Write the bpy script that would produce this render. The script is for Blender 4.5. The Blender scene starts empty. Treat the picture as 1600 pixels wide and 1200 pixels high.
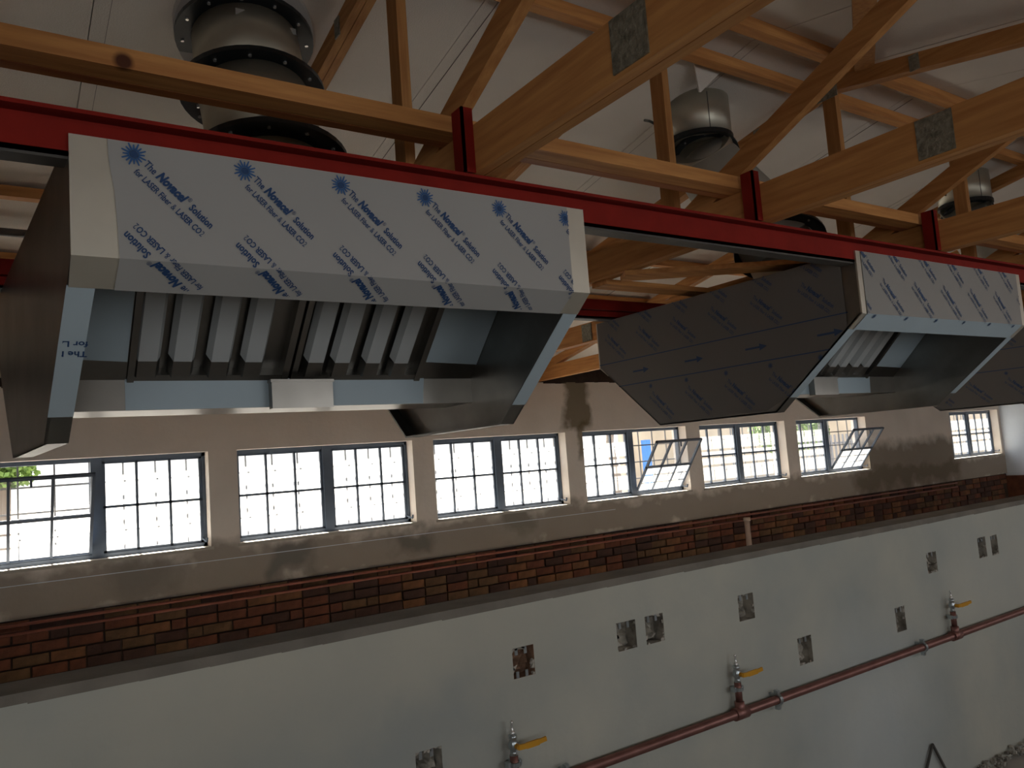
import bpy, bmesh, math, random
from mathutils import Vector, Matrix, noise
random.seed(7)
C = bpy.context.scene
COL = C.collection
S = 1.8          # metres per layout unit
Z0 = 2.1         # eye height above the floor in metres; layout z = 0 is eye level
ZF = -Z0 / S     # floor in layout units

# ------------------------------------------------------------------ camera
cam = bpy.data.cameras.new('camera'); camo = bpy.data.objects.new('camera', cam); COL.objects.link(camo)
R = Matrix(((0.82952, 0.007458, -0.558429), (-0.553642, -0.120331, -0.824015), (-0.073342, 0.992706, -0.095688)))
camo.matrix_world = Matrix.Translation((0, 0, Z0)) @ R.to_4x4()
cam.sensor_width = 36; cam.lens = 1227.98 / 1600 * 36; cam.clip_start = 0.05; cam.clip_end = 300
C.camera = camo
# ------------------------------------------------------------------ view and light
C.view_settings.view_transform = 'Standard'; C.view_settings.look = 'None'
C.view_settings.gamma = 1; C.view_settings.use_curve_mapping = False
C.view_settings.exposure = 0.0
C.cycles.use_denoising = True
C.cycles.max_bounces = 8; C.cycles.diffuse_bounces = 5; C.cycles.glossy_bounces = 4
C.cycles.transparent_max_bounces = 12; C.cycles.caustics_reflective = False; C.cycles.caustics_refractive = False
C.cycles.sample_clamp_indirect = 6
W = bpy.data.worlds.new('sky'); C.world = W; W.use_nodes = True
nt = W.node_tree; bg = nt.nodes['Background']
tc = nt.nodes.new('ShaderNodeTexCoord'); sp = nt.nodes.new('ShaderNodeSeparateXYZ'); cr = nt.nodes.new('ShaderNodeValToRGB')
nt.links.new(tc.outputs['Generated'], sp.inputs[0]); nt.links.new(sp.outputs['Z'], cr.inputs[0])
cr.color_ramp.elements[0].color = (1.0, 0.99, 0.96, 1); cr.color_ramp.elements[1].color = (0.55, 0.72, 1.0, 1)
nt.links.new(cr.outputs[0], bg.inputs[0]); bg.inputs[1].default_value = 1.7
sun = bpy.data.lights.new('sun', 'SUN'); sun.energy = 62; sun.angle = 0.02; sun.color = (1, .94, .85)
so = bpy.data.objects.new('sun', sun); COL.objects.link(so); so.rotation_euler = (math.radians(32), 0, math.radians(181))
def P3(x, y, z): return Vector((x * S, y * S, z * S + Z0))
def area(name, x, y, z, w, h, e, rot, col=(0.9, 0.95, 1)):
    l = bpy.data.lights.new(name, 'AREA'); l.shape = 'RECTANGLE'; l.size = w * S; l.size_y = h * S; l.energy = e; l.color = col
    o = bpy.data.objects.new(name, l); COL.objects.link(o); o.location = P3(x, y, z); o.rotation_euler = rot; return o
# daylight through the openings of the wall behind the viewer
NEARW = [(-1.6, -0.1), (1.0, 2.5), (3.6, 5.1), (6.2, 7.7)]
for a, b in NEARW:
    area('near_window_daylight', (a + b) / 2, -1.22, 0.0, b - a, .62, 13, (math.radians(104), 0, 0))

# ------------------------------------------------------------------ materials
def mat(name, col, rough=.6, metal=0.0, var=0.0, scale=4.0, bump=0.0, bscale=60, stretch=(1, 1, 1), col2=None, detail=4, spec=0.5, emit=None):
    m = bpy.data.materials.new(name); m.use_nodes = True; n = m.node_tree; b = n.nodes['Principled BSDF']
    b.inputs['Base Color'].default_value = (*col, 1); b.inputs['Roughness'].default_value = rough; b.inputs['Metallic'].default_value = metal
    b.inputs['Specular IOR Level'].default_value = spec
    t = n.nodes.new('ShaderNodeTexCoord'); mp = n.nodes.new('ShaderNodeMapping'); mp.inputs['Scale'].default_value = stretch
    n.links.new(t.outputs['Object'], mp.inputs[0])
    if col2 is not None or var:
        nz = n.nodes.new('ShaderNodeTexNoise'); nz.inputs['Scale'].default_value = scale; nz.inputs['Detail'].default_value = detail
        n.links.new(mp.outputs[0], nz.inputs['Vector'])
        r = n.nodes.new('ShaderNodeValToRGB'); r.color_ramp.elements[0].position = .32; r.color_ramp.elements[1].position = .68
        c2 = col2 if col2 is not None else tuple(c * (1 - var) for c in col)
        r.color_ramp.elements[0].color = (*c2, 1); r.color_ramp.elements[1].color = (*col, 1)
        n.links.new(nz.outputs[0], r.inputs[0]); n.links.new(r.outputs[0], b.inputs['Base Color'])
    if bump:
        nb = n.nodes.new('ShaderNodeTexNoise'); nb.inputs['Scale'].default_value = bscale; nb.inputs['Detail'].default_value = 3
        n.links.new(mp.outputs[0], nb.inputs['Vector'])
        bp = n.nodes.new('ShaderNodeBump'); bp.inputs['Strength'].default_value = bump; bp.inputs['Distance'].default_value = .01
        n.links.new(nb.outputs[0], bp.inputs['Height']); n.links.new(bp.outputs[0], b.inputs['Normal'])
    return m
def wood(name, stretch, tone=1.0):
    m = mat(name, (.57 * tone, .28 * tone, .095 * tone), .62, col2=(.40 * tone, .17 * tone, .055 * tone), scale=3.2, stretch=stretch, detail=6, bump=.15, bscale=8, spec=.3)
    n = m.node_tree; b = n.nodes['Principled BSDF']; mp = [x for x in n.nodes if x.type == 'MAPPING'][0]
    # knots
    t = [x for x in n.nodes if x.type == 'TEX_COORD'][0]
    vo = n.nodes.new('ShaderNodeTexVoronoi'); vo.inputs['Scale'].default_value = 3.3; n.links.new(t.outputs['Object'], vo.inputs['Vector'])
    r = n.nodes.new('ShaderNodeValToRGB'); r.color_ramp.elements[0].position = .045; r.color_ramp.elements[1].position = .085
    n.links.new(vo.outputs['Distance'], r.inputs[0])
    mx = n.nodes.new('ShaderNodeMix'); mx.data_type = 'RGBA'; mx.inputs[6].default_value = (.09, .028, .012, 1)
    src = b.inputs['Base Color'].links[0].from_socket; n.links.new(src, mx.inputs[7]); n.links.new(r.outputs[0], mx.inputs[0])
    n.links.new(mx.outputs[2], b.inputs['Base Color'])
    return m
M = {}
M['wood_x'] = wood('pine_grain_along_x', (1, 14, 14), 1.22); M['wood_y'] = wood('pine_grain_along_y', (14, 1, 14), 1.0)
M['wood_z'] = wood('pine_grain_upright', (14, 14, 1), .9); M['wood_pale'] = wood('pale_pine', (14, 1, 14), 1.15)
M['wood_red'] = mat('reddish_pine', (.46, .17, .05), .6, col2=(.34, .1, .03), scale=3, stretch=(1, 14, 14))
M['red'] = mat('red_oxide_paint', (.26, .014, .008), .75, var=.2, scale=9, bump=.1, spec=.2)
M['grey_steel'] = mat('dull_grey_steel', (.10, .09, .08), .5, var=.3, scale=12)
M['steel'] = mat('brushed_stainless_steel', (.36, .34, .31), .34, 1.0, var=.22, scale=5, bump=.04, bscale=14)
M['steel_dark'] = mat('dark_stainless_steel', (.34, .33, .31), .36, 1.0, var=.3, scale=5, bump=.04, bscale=10)
M['steel_soft'] = mat('warm_bare_stainless', (.74, .70, .60), .42, .75, var=.12, scale=6, bump=.12, bscale=5)
M['film'] = mat('grey_white_protective_film', (.39, .385, .37), .42, var=.04, scale=3, bump=.03, bscale=7)
M['film_blue'] = mat('blue_white_protective_film', (.47, .57, .63), .45, var=.05, scale=5, bump=.05, bscale=9)
M['film_baffle'] = mat('light_baffle_film', (.50, .52, .52), .45, var=.05, scale=5)
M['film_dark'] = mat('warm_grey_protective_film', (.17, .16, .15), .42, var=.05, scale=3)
M['film_cream'] = mat('cream_protective_film', (.31, .30, .28), .45, var=.04, scale=3)
M['ink'] = mat('blue_ink', (.014, .055, .16), .6); M['ink_dark'] = mat('dark_blue_ink', (.035, .075, .17), .6)
M['ink_mid'] = mat('pale_blue_ink', (.025, .10, .27), .6)
M['duct'] = mat('galvanised_duct_steel', (.60, .57, .47), .45, .75, var=.3, scale=4, bump=.05, bscale=8)
M['duct_pale'] = mat('pale_galvanised_elbow', (.42, .41, .36), .55, .35, var=.25, scale=3)
M['duct_white'] = mat('white_painted_collar', (.55, .51, .47), .55, var=.1, scale=4)
M['black'] = mat('black_flange_paint', (.014, .018, .02), .32, var=.3, scale=10)
M['bolt'] = mat('zinc_bolt', (.8, .8, .78), .25, .7)
M['zinc'] = mat('zinc_fitting', (.55, .6, .62), .3, .9, var=.2, scale=30)
M['copper'] = mat('copper_pipe', (.33, .16, .135), .45, .7, var=.25, scale=12)
M['copper_dull'] = mat('dull_copper_pipe', (.40, .15, .11), .45, .5, var=.25, scale=12)
M['yellow'] = mat('yellow_lever_plastic', (.75, .36, .02), .45, var=.1, scale=20)
M['nail_plate'] = mat('galvanised_nail_plate', (.34, .32, .25), .5, .4, col2=(.17, .16, .12), scale=60, bump=.8, bscale=90)
M['frame'] = mat('grey_blue_window_steel', (.085, .115, .165), .5, var=.15, scale=8)
M['bars'] = mat('burglar_bar_steel', (.22, .22, .23), .6)
M['brickA'] = mat('red_brick', (.17, .055, .028), .85, var=.5, scale=9, bump=.4); M['brickB'] = mat('orange_brick', (.22, .095, .04), .85, var=.5, scale=9, bump=.4)
M['brickC'] = mat('dark_brick', (.075, .033, .024), .85, var=.4, scale=9, bump=.4); M['brickD'] = mat('brown_brick', (.16, .085, .04), .85, var=.5, scale=9, bump=.4)
M['mortar'] = mat('dark_mortar', (.06, .04, .03), .95, var=.4, scale=8, bump=.5)
M['concrete'] = mat('dusty_concrete_floor', (.46, .42, .37), .85, var=.25, scale=2, bump=.3)
M['ceil'] = mat('white_woven_insulation_board', (.80, .74, .66), .75, var=.08, scale=2.5, bump=.25, bscale=170)
M['joint'] = mat('dark_board_joint', (.22, .19, .17), .9)
M['plastic_white'] = mat('white_plastic_pipe', (.62, .52, .46), .5)
M['ground_out'] = mat('sunlit_pale_paving', (.17, .16, .145), .9, var=.2, scale=.5)
M['wall_out'] = mat('pale_boundary_wall', (.60, .50, .38), .9, var=.25, scale=.7)
M['leaf'] = mat('tree_leaves', (.20, .32, .07), .7, col2=(.08, .16, .03), scale=2)
M['trunk'] = mat('tree_trunk', (.16, .12, .09), .9); M['blue_paint'] = mat('bright_blue_paint', (.05, .20, .55), .5)
M['rough_mortar'] = mat('broken_mortar_rubble', (.60, .56, .48), .95, col2=(.20, .18, .15), scale=14, bump=1.0, bscale=30, detail=8)
M['chipped_brick'] = mat('chipped_orange_brick', (.55, .34, .22), .95, col2=(.14, .08, .05), scale=10, bump=1.0, bscale=24)
# glass: translucent veil plus clear
g = bpy.data.materials.new('frosted_window_glass'); g.use_nodes = True; n = g.node_tree
for x in list(n.nodes):
    if x.type != 'OUTPUT_MATERIAL': n.nodes.remove(x)
out = n.nodes[0] if n.nodes[0].type == 'OUTPUT_MATERIAL' else n.nodes['Material Output']
tr = n.nodes.new('ShaderNodeBsdfTransparent'); tr.inputs[0].default_value = (.97, .98, .98, 1)
tl = n.nodes.new('ShaderNodeBsdfTranslucent'); tl.inputs[0].default_value = (.95, .95, .93, 1)
gl = n.nodes.new('ShaderNodeBsdfGlossy'); gl.inputs['Roughness'].default_value = .15
m1 = n.nodes.new('ShaderNodeMixShader'); m1.inputs[0].default_value = .10; m2 = n.nodes.new('ShaderNodeMixShader'); m2.inputs[0].default_value = .06
n.links.new(tr.outputs[0], m1.inputs[1]); n.links.new(tl.outputs[0], m1.inputs[2])
n.links.new(m1.outputs[0], m2.inputs[1]); n.links.new(gl.outputs[0], m2.inputs[2]); n.links.new(m2.outputs[0], out.inputs[0])
M['glass'] = g

def plaster(name, base, alt, stains, scale=1.2, line=None):
    """plaster with soft blotches; stains = [(x0,x1,z0,z1,feather,colour,strength)] in world metres"""
    m = mat(name, base, .88, col2=alt, scale=scale, bump=.25, bscale=22, detail=6, spec=.25)
    n = m.node_tree; b = n.nodes['Principled BSDF']
    ge = n.nodes.new('ShaderNodeNewGeometry'); nz = n.nodes.new('ShaderNodeTexNoise'); nz.inputs['Scale'].default_value = 3.5; nz.inputs['Detail'].default_value = 5
    n.links.new(ge.outputs['Position'], nz.inputs['Vector'])
    sb = n.nodes.new('ShaderNodeVectorMath'); sb.operation = 'SUBTRACT'; sb.inputs[1].default_value = (.5, .5, .5); n.links.new(nz.outputs['Color'], sb.inputs[0])
    sc = n.nodes.new('ShaderNodeVectorMath'); sc.operation = 'SCALE'; sc.inputs['Scale'].default_value = .45; n.links.new(sb.outputs[0], sc.inputs[0])
    ad = n.nodes.new('ShaderNodeVectorMath'); ad.operation = 'ADD'; n.links.new(sc.outputs[0], ad.inputs[0]); n.links.new(ge.outputs['Position'], ad.inputs[1])
    sx = n.nodes.new('ShaderNodeSeparateXYZ'); n.links.new(ad.outputs[0], sx.inputs[0])
    def mth(op, a, bb):
        k = n.nodes.new('ShaderNodeMath'); k.operation = op
        for i, v in enumerate((a, bb)):
            if isinstance(v, (int, float)): k.inputs[i].default_value = v
            else: n.links.new(v, k.inputs[i])
        return k.outputs[0]
    def edge(sock, a, bb, f):
        r1 = n.nodes.new('ShaderNodeMapRange'); n.links.new(sock, r1.inputs[0]); r1.inputs[1].default_value = a - f; r1.inputs[2].default_value = a + f
        r2 = n.nodes.new('ShaderNodeMapRange'); n.links.new(sock, r2.inputs[0]); r2.inputs[1].default_value = bb + f; r2.inputs[2].default_value = bb - f
        return mth('MULTIPLY', r1.outputs[0], r2.outputs[0])
    cur = b.inputs['Base Color'].links[0].from_socket
    for (x0, x1, z0, z1, f, col, st) in stains:
        k = mth('MULTIPLY', mth('MULTIPLY', edge(sx.outputs['X'], x0, x1, f), edge(sx.outputs['Z'], z0, z1, f)), st)
        mx = n.nodes.new('ShaderNodeMix'); mx.data_type = 'RGBA'; n.links.new(k, mx.inputs[0]); n.links.new(cur, mx.inputs[6]); mx.inputs[7].default_value = (*col, 1)
        cur = mx.outputs[2]
    n.links.new(cur, b.inputs['Base Color'])
    return m
def X(v): return v * S
def ZZ(v): return v * S + Z0
M['wall_far'] = plaster('old_cream_plaster', (.76, .70, .64), (.66, .60, .54), [
    (X(-3), X(8.3), ZZ(-.50), ZZ(-.30), .05, (.22, .185, .15), .75),
    (X(5.7), X(7.3), ZZ(-.46), ZZ(-.10), .10, (.13, .10, .065), .75),
    (X(2.86), X(3.06), ZZ(.14), ZZ(.5), .05, (.13, .10, .05), .85),
    (X(2.95), X(3.02), ZZ(.02), ZZ(.2), .03, (.13, .10, .05), .7),
    (X(.42), X(.68), ZZ(-.46), ZZ(-.31), .08, (.20, .185, .165), .6),
    (X(1.08), X(1.28), ZZ(-.46), ZZ(-.31), .05, (.17, .165, .15), .8),
    (X(1.72), X(1.92), ZZ(-.42), ZZ(-.31), .05, (.16, .15, .13), .8),
    (X(2.4), X(2.6), ZZ(-.42), ZZ(-.30), .05, (.18, .17, .14), .6)], scale=1.6)
M['wall_part'] = plaster('greenish_grey_render', (.58, .565, .48), (.43, .45, .415), [
    (X(.2), X(.9), ZZ(-.62), ZZ(-.42), .25, (.36, .38, .36), .5),
    (X(1.9), X(2.4), ZZ(-1.1), ZZ(-.62), .3, (.58, .62, .62), .6),
    (X(.2), X(1.1), ZZ(-.42), ZZ(-.30), .2, (.56, .52, .42), .5), (X(-.4), X(.3), ZZ(-.8), ZZ(-.4), .3, (.46, .45, .38), .5),
    (X(.55), X(.8), ZZ(-.56), ZZ(-.46), .12, (.33, .36, .36), .5), (X(2.6), X(3.4), ZZ(-.7), ZZ(-.3), .3, (.62, .62, .56), .4)], scale=1.7)
M['cap'] = mat('brown_render_top', (.27, .24, .20), .9, var=.3, scale=5, bump=.3)
M['wall_end'] = mat('window_lit_blue_white', (.74, .82, .92), .8, var=.1, scale=2)  # bluish brightness of the nearby window light is put into the end wall colour
M['wall_plain'] = mat('plain_plaster', (.45, .41, .36), .9, var=.15, scale=2)

# ------------------------------------------------------------------ mesh helpers
class MB:
    def __init__(s): s.v = []; s.f = []; s.m = []; s.mi = 0
    def face(s, ids): s.f.append(tuple(ids)); s.m.append(s.mi)
    def hexa(s, c):  # 8 corners: bottom ring 0-3, top ring 4-7
        i = len(s.v); s.v += [Vector(p) for p in c]
        for q in ((3, 2, 1, 0), (4, 5, 6, 7), (0, 1, 5, 4), (1, 2, 6, 5), (2, 3, 7, 6), (3, 0, 4, 7)): s.face([i + k for k in q])
        return s
    def box(s, x0, x1, y0, y1, z0, z1):
        return s.hexa([(x0, y0, z0), (x1, y0, z0), (x1, y1, z0), (x0, y1, z0), (x0, y0, z1), (x1, y0, z1), (x1, y1, z1), (x0, y1, z1)])
    def quad(s, a, b, c, d):
        i = len(s.v); s.v += [Vector(a), Vector(b), Vector(c), Vector(d)]; s.face((i, i + 1, i + 2, i + 3)); return s
    def beam(s, p, q, w, h, up=(0, 0, 1)):
        p = Vector(p); q = Vector(q); d = (q - p).normalized(); u = Vector(up); r = d.cross(u).normalized(); u = r.cross(d).normalized()
        c = []
        for e in (p, q):
            c.append([e - r * w / 2 - u * h / 2, e + r * w / 2 - u * h / 2, e + r * w / 2 + u * h / 2, e - r * w / 2 + u * h / 2])
        return s.hexa(c[0] + c[1])
    def prism(s, poly, x0, x1, shear=0.0, axis='x'):
        """poly in (y,z) extruded along x"""
        n = len(poly); i = len(s.v)
        for xx in (x0, x1):
            for (y, z) in poly: s.v.append(Vector((xx + shear * (y - 1.0), y, z)))
        s.face([i + k for k in range(n)][::-1]); s.face([i + n + k for k in range(n)])
        for k in range(n): s.face((i + k, i + (k + 1) % n, i + n + (k + 1) % n, i + n + k))
        return s
    def tube(s, path, r, n=16, caps=True, rr=None):
        path = [Vector(p) for p in path]; i = len(s.v); L = len(path); prev = None
        for k, p in enumerate(path):
            d = (path[min(k + 1, L - 1)] - path[max(k - 1, 0)]).normalized()
            a = prev if prev is not None else (Vector((0, 0, 1)) if abs(d.z) < .9 else Vector((1, 0, 0)))
            a = (a - d * a.dot(d)).normalized(); prev = a; b = d.cross(a); R_ = rr[k] if rr else r
            for j in range(n):
                t = 2 * math.pi * j / n; s.v.append(p + (a * math.cos(t) + b * math.sin(t)) * R_)
        for k in range(L - 1):
            for j in range(n): s.face((i + k * n + j, i + k * n + (j + 1) % n, i + (k + 1) * n + (j + 1) % n, i + (k + 1) * n + j))
        if caps: s.face([i + j for j in range(n)][::-1]); s.face([i + (L - 1) * n + j for j in range(n)])
        return s
    def ring(s, c, R0, R1, t, nrm=(0, 0, 1), n=40):
        c = Vector(c); d = Vector(nrm).normalized(); a = Vector((1, 0, 0)) if abs(d.x) < .8 else Vector((0, 0, 1)); a = (a - d * a.dot(d)).normalized(); b = d.cross(a); i = len(s.v)
        for (r, h) in ((R0, -t / 2), (R1, -t / 2), (R1, t / 2), (R0, t / 2)):
            for j in range(n):
                th = 2 * math.pi * j / n; s.v.append(c + (a * math.cos(th) + b * math.sin(th)) * r + d * h)
        for q in range(4):
            for j in range(n): s.face((i + q * n + j, i + q * n + (j + 1) % n, i + ((q + 1) % 4) * n + (j + 1) % n, i + ((q + 1) % 4) * n + j))
        return s
    def build(s, name, m, parent=None, origin=None, smooth=False, bevel=0):
        """origin: layout coords of this object's own origin (parts use their root's)"""
        if origin is None: origin = parent['o'] if parent is not None and 'o' in parent else (0, 0, 0)
        o0 = Vector(origin)
        me = bpy.data.meshes.new(name)
        me.from_pydata([tuple((v - o0) * S) for v in s.v], [], s.f)
        for k in (m if isinstance(m, (list, tuple)) else [m]): me.materials.append(M[k] if isinstance(k, str) else k)
        me.polygons.foreach_set('material_index', s.m)
        b = bmesh.new(); b.from_mesh(me); bmesh.ops.recalc_face_normals(b, faces=b.faces); b.to_mesh(me); b.free()
        if smooth:
            me.polygons.foreach_set('use_smooth', [len(p.vertices) == 4 for p in me.polygons])
        me.update()
        ob = bpy.data.objects.new(name, me); COL.objects.link(ob)
        if parent is not None: ob.parent = parent
        else: ob.location = P3(*o0)
        ob['o'] = tuple(o0)
        if bevel:
            md = ob.modifiers.new('bevel', 'BEVEL'); md.width = bevel * S; md.segments = 1; md.limit_method = 'ANGLE'
        return ob
def tag(o, label=None, cat=None, group=None, kind=None):
    if label: o['label'] = label
    if cat: o['category'] = cat
    if group: o['group'] = group
    if kind: o['kind'] = kind
    return o
def thing(name, label, cat, origin, group=None, kind=None):
    o = bpy.data.objects.new(name, None); COL.objects.link(o); o.location = P3(*origin); o['o'] = tuple(origin); o.empty_display_size = .1
    return tag(o, label, cat, group, kind)
def copy_tree(o, parent=None):
    c = o.copy(); COL.objects.link(c)
    if parent is not None: c.parent = parent
    for ch in list(o.children): copy_tree(ch, c)
    return c

# ------------------------------------------------------------------ printed lettering
_tm = {}
def text_geo(s, size, shear=0.0, bold=0.0, spacing=1.0):
    key = (s, size, shear, bold)
    if key in _tm: return _tm[key]
    cu = bpy.data.curves.new('t', 'FONT'); cu.body = s; cu.size = size; cu.shear = shear; cu.offset = bold; cu.resolution_u = 2; cu.fill_mode = 'BOTH'
    ob = bpy.data.objects.new('t', cu); COL.objects.link(ob)
    bpy.context.view_layer.update(); dg = bpy.context.evaluated_depsgraph_get()
    me = bpy.data.meshes.new_from_object(ob.evaluated_get(dg))
    vs = [(v.co.x, v.co.y) for v in me.vertices]; fs = [tuple(p.vertices) for p in me.polygons]
    bpy.data.objects.remove(ob); bpy.data.meshes.remove(me)
    w = max((v[0] for v in vs), default=0)
    _tm[key] = (vs, fs, w); return _tm[key]
class Print:
    def __init__(s): s.v = []; s.f = []; s.m = []
    def add(s, vs, fs, mi, fn):
        i = len(s.v); s.v += [fn(*p) for p in vs]
        for f in fs: s.f.append(tuple(i + k for k in f)); s.m.append(mi)
    def slogan(s, u, v, ang, length, flip=False):
        """two printed lines of total length, starting at u,v (top left), reading along ang (radians)"""
        ca, sa = math.cos(ang), math.sin(ang)
        H = .0135
        parts = [('The ', 0, .0002), ('Novacel', .22, .0009), ('®', 0, .0), (' Solution', 0, .0004)]
        def line(parts, size, dy):
            geo = []; x = 0
            for t, sh, bo in parts:
                sz = size * (1.18 if t == 'Novacel' else .6 if t == '®' else 1)
                vs, fs, w = text_geo(t.strip(), sz, sh, bo); lead = .28 * size if t.startswith(' ') else 0
                yo = size * .5 if t == '®' else 0
                geo.append((vs, fs, x + lead, yo)); x += lead + w + (.28 * size if t.endswith(' ') else .05 * size)
            k = length / x
            for vs, fs, xo, yo in geo:
                s.add([((a + xo) * k, (b + yo) + dy) for a, b in vs], fs, 0, lambda a, b: (u + a * ca - b * sa, v + a * sa + b * ca))
        line(parts, H, -H * .85)
        line([('for LASER Fiber ', 0, .0002), ('&', 0, 0), (' LASER CO', 0, .0003), ('2', 0, 0)], H * .84, -H * 2.0)
    def burst(s, u, v, r=.014, rot=0):
        n = 18; vs = [(0, 0)] + [(r * .33 * math.cos(2 * math.pi * k / n), r * .33 * math.sin(2 * math.pi * k / n)) for k in range(n)]
        fs = [(0, 1 + k, 1 + (k + 1) % n) for k in range(n)]
        s.add(vs, fs, 0, lambda a, b: (u + a, v + b))
        for k in range(16):
            t = 2 * math.pi * k / 16 + rot; L = r * (1.0 if k % 2 else .84); w = r * .055
            c, d = math.cos(t), math.sin(t)
            vs = [(r * .35, -w * 1.6), (L, -w), (L, w), (r * .35, w * 1.6)]
            s.add(vs, [(0, 1, 2, 3)], 1, lambda a, b: (u + a * c - b * d, v + a * d + b * c))
    def arrow(s, u, v, L, w=.006, sgn=1):
        vs = [(0, -w * .42), (L * .66, -w * .42), (L * .66, -w * 1.5), (L, 0), (L * .66, w * 1.5), (L * .66, w * .42), (0, w * .42)]
        s.add(vs, [(0, 1, 5, 6), (2, 3, 4)], 0, lambda a, b: (u + a * sgn, v + b))
    def strip(s, u0, u1, v, w):
        s.add([(u0, v - w), (u1, v - w), (u1, v + w), (u0, v + w)], [(0, 1, 2, 3)], 0, lambda a, b: (a, b))
    def emit(s, name, mats, parent, clip, fn):
        """clip: list of (point, outward normal) half planes in print space; fn maps (u,v)->layout point"""
        b = bmesh.new(); vv = [b.verts.new((p[0], p[1], 0)) for p in s.v]
        for f, mi in zip(s.f, s.m):
            try: q = b.faces.new([vv[k] for k in f]); q.material_index = mi
            except ValueError: pass
        for (pt, nr) in clip:
            bmesh.ops.bisect_plane(b, geom=b.verts[:] + b.edges[:] + b.faces[:], plane_co=(pt[0], pt[1], 0), plane_no=(nr[0], nr[1], 0), clear_outer=True)
        mb = MB(); b.verts.ensure_lookup_table()
        for i, v in enumerate(b.verts): v.index = i; mb.v.append(Vector(fn(v.co.x, v.co.y)))
        for f in b.faces: mb.f.append(tuple(v.index for v in f.verts)); mb.m.append(f.material_index)
        b.free()
        if mb.f: return tag(mb.build(name, mats, parent), kind='stuff')

# ================================================================== THE BUILDING
YW = 3.70; XE = 8.18; XL = -2.6; YN = -1.2
RIDGE = 1.25; RZ = 1.052
def roofz(y): return RZ - .2 * abs(y - RIDGE)
WIN = [(-.085, .836), (.962, 1.853), (1.976, 2.86), (2.99, 3.87), (4.0, 4.90), (5.036, 5.93), (7.24, 8.136)]
WZ0, WZ1 = -.285, .138
def grid_wall(mb, us, vs, holes, fn):
    for i in range(len(us) - 1):
        for j in range(len(vs) - 1):
            cu, cv = (us[i] + us[i + 1]) / 2, (vs[j] + vs[j + 1]) / 2
            if any(a < cu < b and c < cv < d for a, b, c, d in holes): continue
            mb.quad(fn(us[i], vs[j]), fn(us[i + 1], vs[j]), fn(us[i + 1], vs[j + 1]), fn(us[i], vs[j + 1]))
def holed_wall(mb, x0, x1, z0, z1, ya, yb, holes):
    us = sorted({x0, x1} | {h[0] for h in holes} | {h[1] for h in holes}); vs = sorted({z0, z1} | {h[2] for h in holes} | {h[3] for h in holes})
    for y in (ya, yb): grid_wall(mb, us, vs, holes, lambda u, v: (u, y, v))
    for (a, b, c, d) in holes:
        for (p, q) in (((a, c), (b, c)), ((b, c), (b, d)), ((b, d), (a, d)), ((a, d), (a, c))):
            mb.quad((p[0], ya, p[1]), (q[0], ya, q[1]), (q[0], yb, q[1]), (p[0], yb, p[1]))
    for z in (z0, z1): mb.quad((x0, ya, z), (x1, ya, z), (x1, yb, z), (x0, yb, z))
    for x in (x0, x1): mb.quad((x, ya, z0), (x, ya, z1), (x, yb, z1), (x, yb, z0))

# floor
m = MB(); m.box(XL - .1, XE + .1, YN - .1, YW + .12, ZF - .08, ZF)
tag(m.build('floor', 'concrete', origin=(0, 0, ZF)), kind='structure')
# far wall with its window openings; the wall top is a rough line under the trusses
m = MB(); holed_wall(m, XL, XE, -.478, .425, YW, YW + .13, [(a, b, WZ0, WZ1) for a, b in WIN])
wall = tag(m.build('wall_far', 'wall_far', origin=(0, YW, ZF)), kind='structure')
# infill above the wall plate (dark gap between the wall head and the roof)
m = MB(); m.box(XL, XE, YW + .07, YW + .13, .425, roofz(YW) + .02); m.build('beam_filling', 'mortar', wall)
m = MB()
xx = XL
while xx < XE:
    d = random.uniform(.03, .09); h = random.uniform(.0, .012); m.box(xx, min(XE, xx + d), YW - .002, YW + .05, .424, .426 + h); xx += d
m.build('ragged_plaster_edge', 'wall_far', wall)
m = MB(); m.box(XL + .1, 3.2, YW - .0025, YW, -.3485, -.3455); m.build('plaster_ridge', 'wall_end', wall)
# brick dado below the plaster: each visible brick a part, the rest joined
m = MB(); m.box(XL, XE, YW + .012, YW + .13, ZF, -.478); m.build('mortar_bed', 'mortar', wall)
course = .0455; bl = .128; kinds = ['brickA', 'brickA', 'brickB', 'brickC', 'brickC', 'brickD']
bproto = {}
def brick_mesh(k, half=False):
    if (k, half) in bproto: return bproto[(k, half)]
    L = (bl * (.5 if half else 1) - .008); mb_ = MB(); mb_.box(0, L, 0, .05, 0, course - .007)
    me = bpy.data.meshes.new('brick'); me.from_pydata([tuple(v * S) for v in mb_.v], [], mb_.f); me.materials.append(M[k]); bproto[(k, half)] = me; return me
rest = [MB() for _ in range(4)]
n_b = 0
for c in range(15):
    z = -.478 - (c + 1) * course
    if z < ZF: break
    x = XL + (c % 2) * bl / 2; j = 0
    while x < XE - bl:
        k = random.choice(kinds); half = random.random() < .12; w = bl * (.5 if half else 1); dy = random.uniform(-.004, .006)
        if c < 5 and -.1 < x < 6.3 and n_b < 295:
            o = bpy.data.objects.new('brick', brick_mesh(k, half)); COL.objects.link(o); o.parent = wall
            o.location = Vector((x, dy, z - ZF)) * S; n_b += 1
        else:
            rest[['brickA', 'brickB', 'brickC', 'brickD'].index(k)].box(x, x + w - .008, YW + dy, YW + .05, z, z + course - .007)
        x += w
for k, r in zip(['brickA', 'brickB', 'brickC', 'brickD'], rest):
    if r.f: tag(r.build('brickwork', k, wall), kind='stuff')
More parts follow.
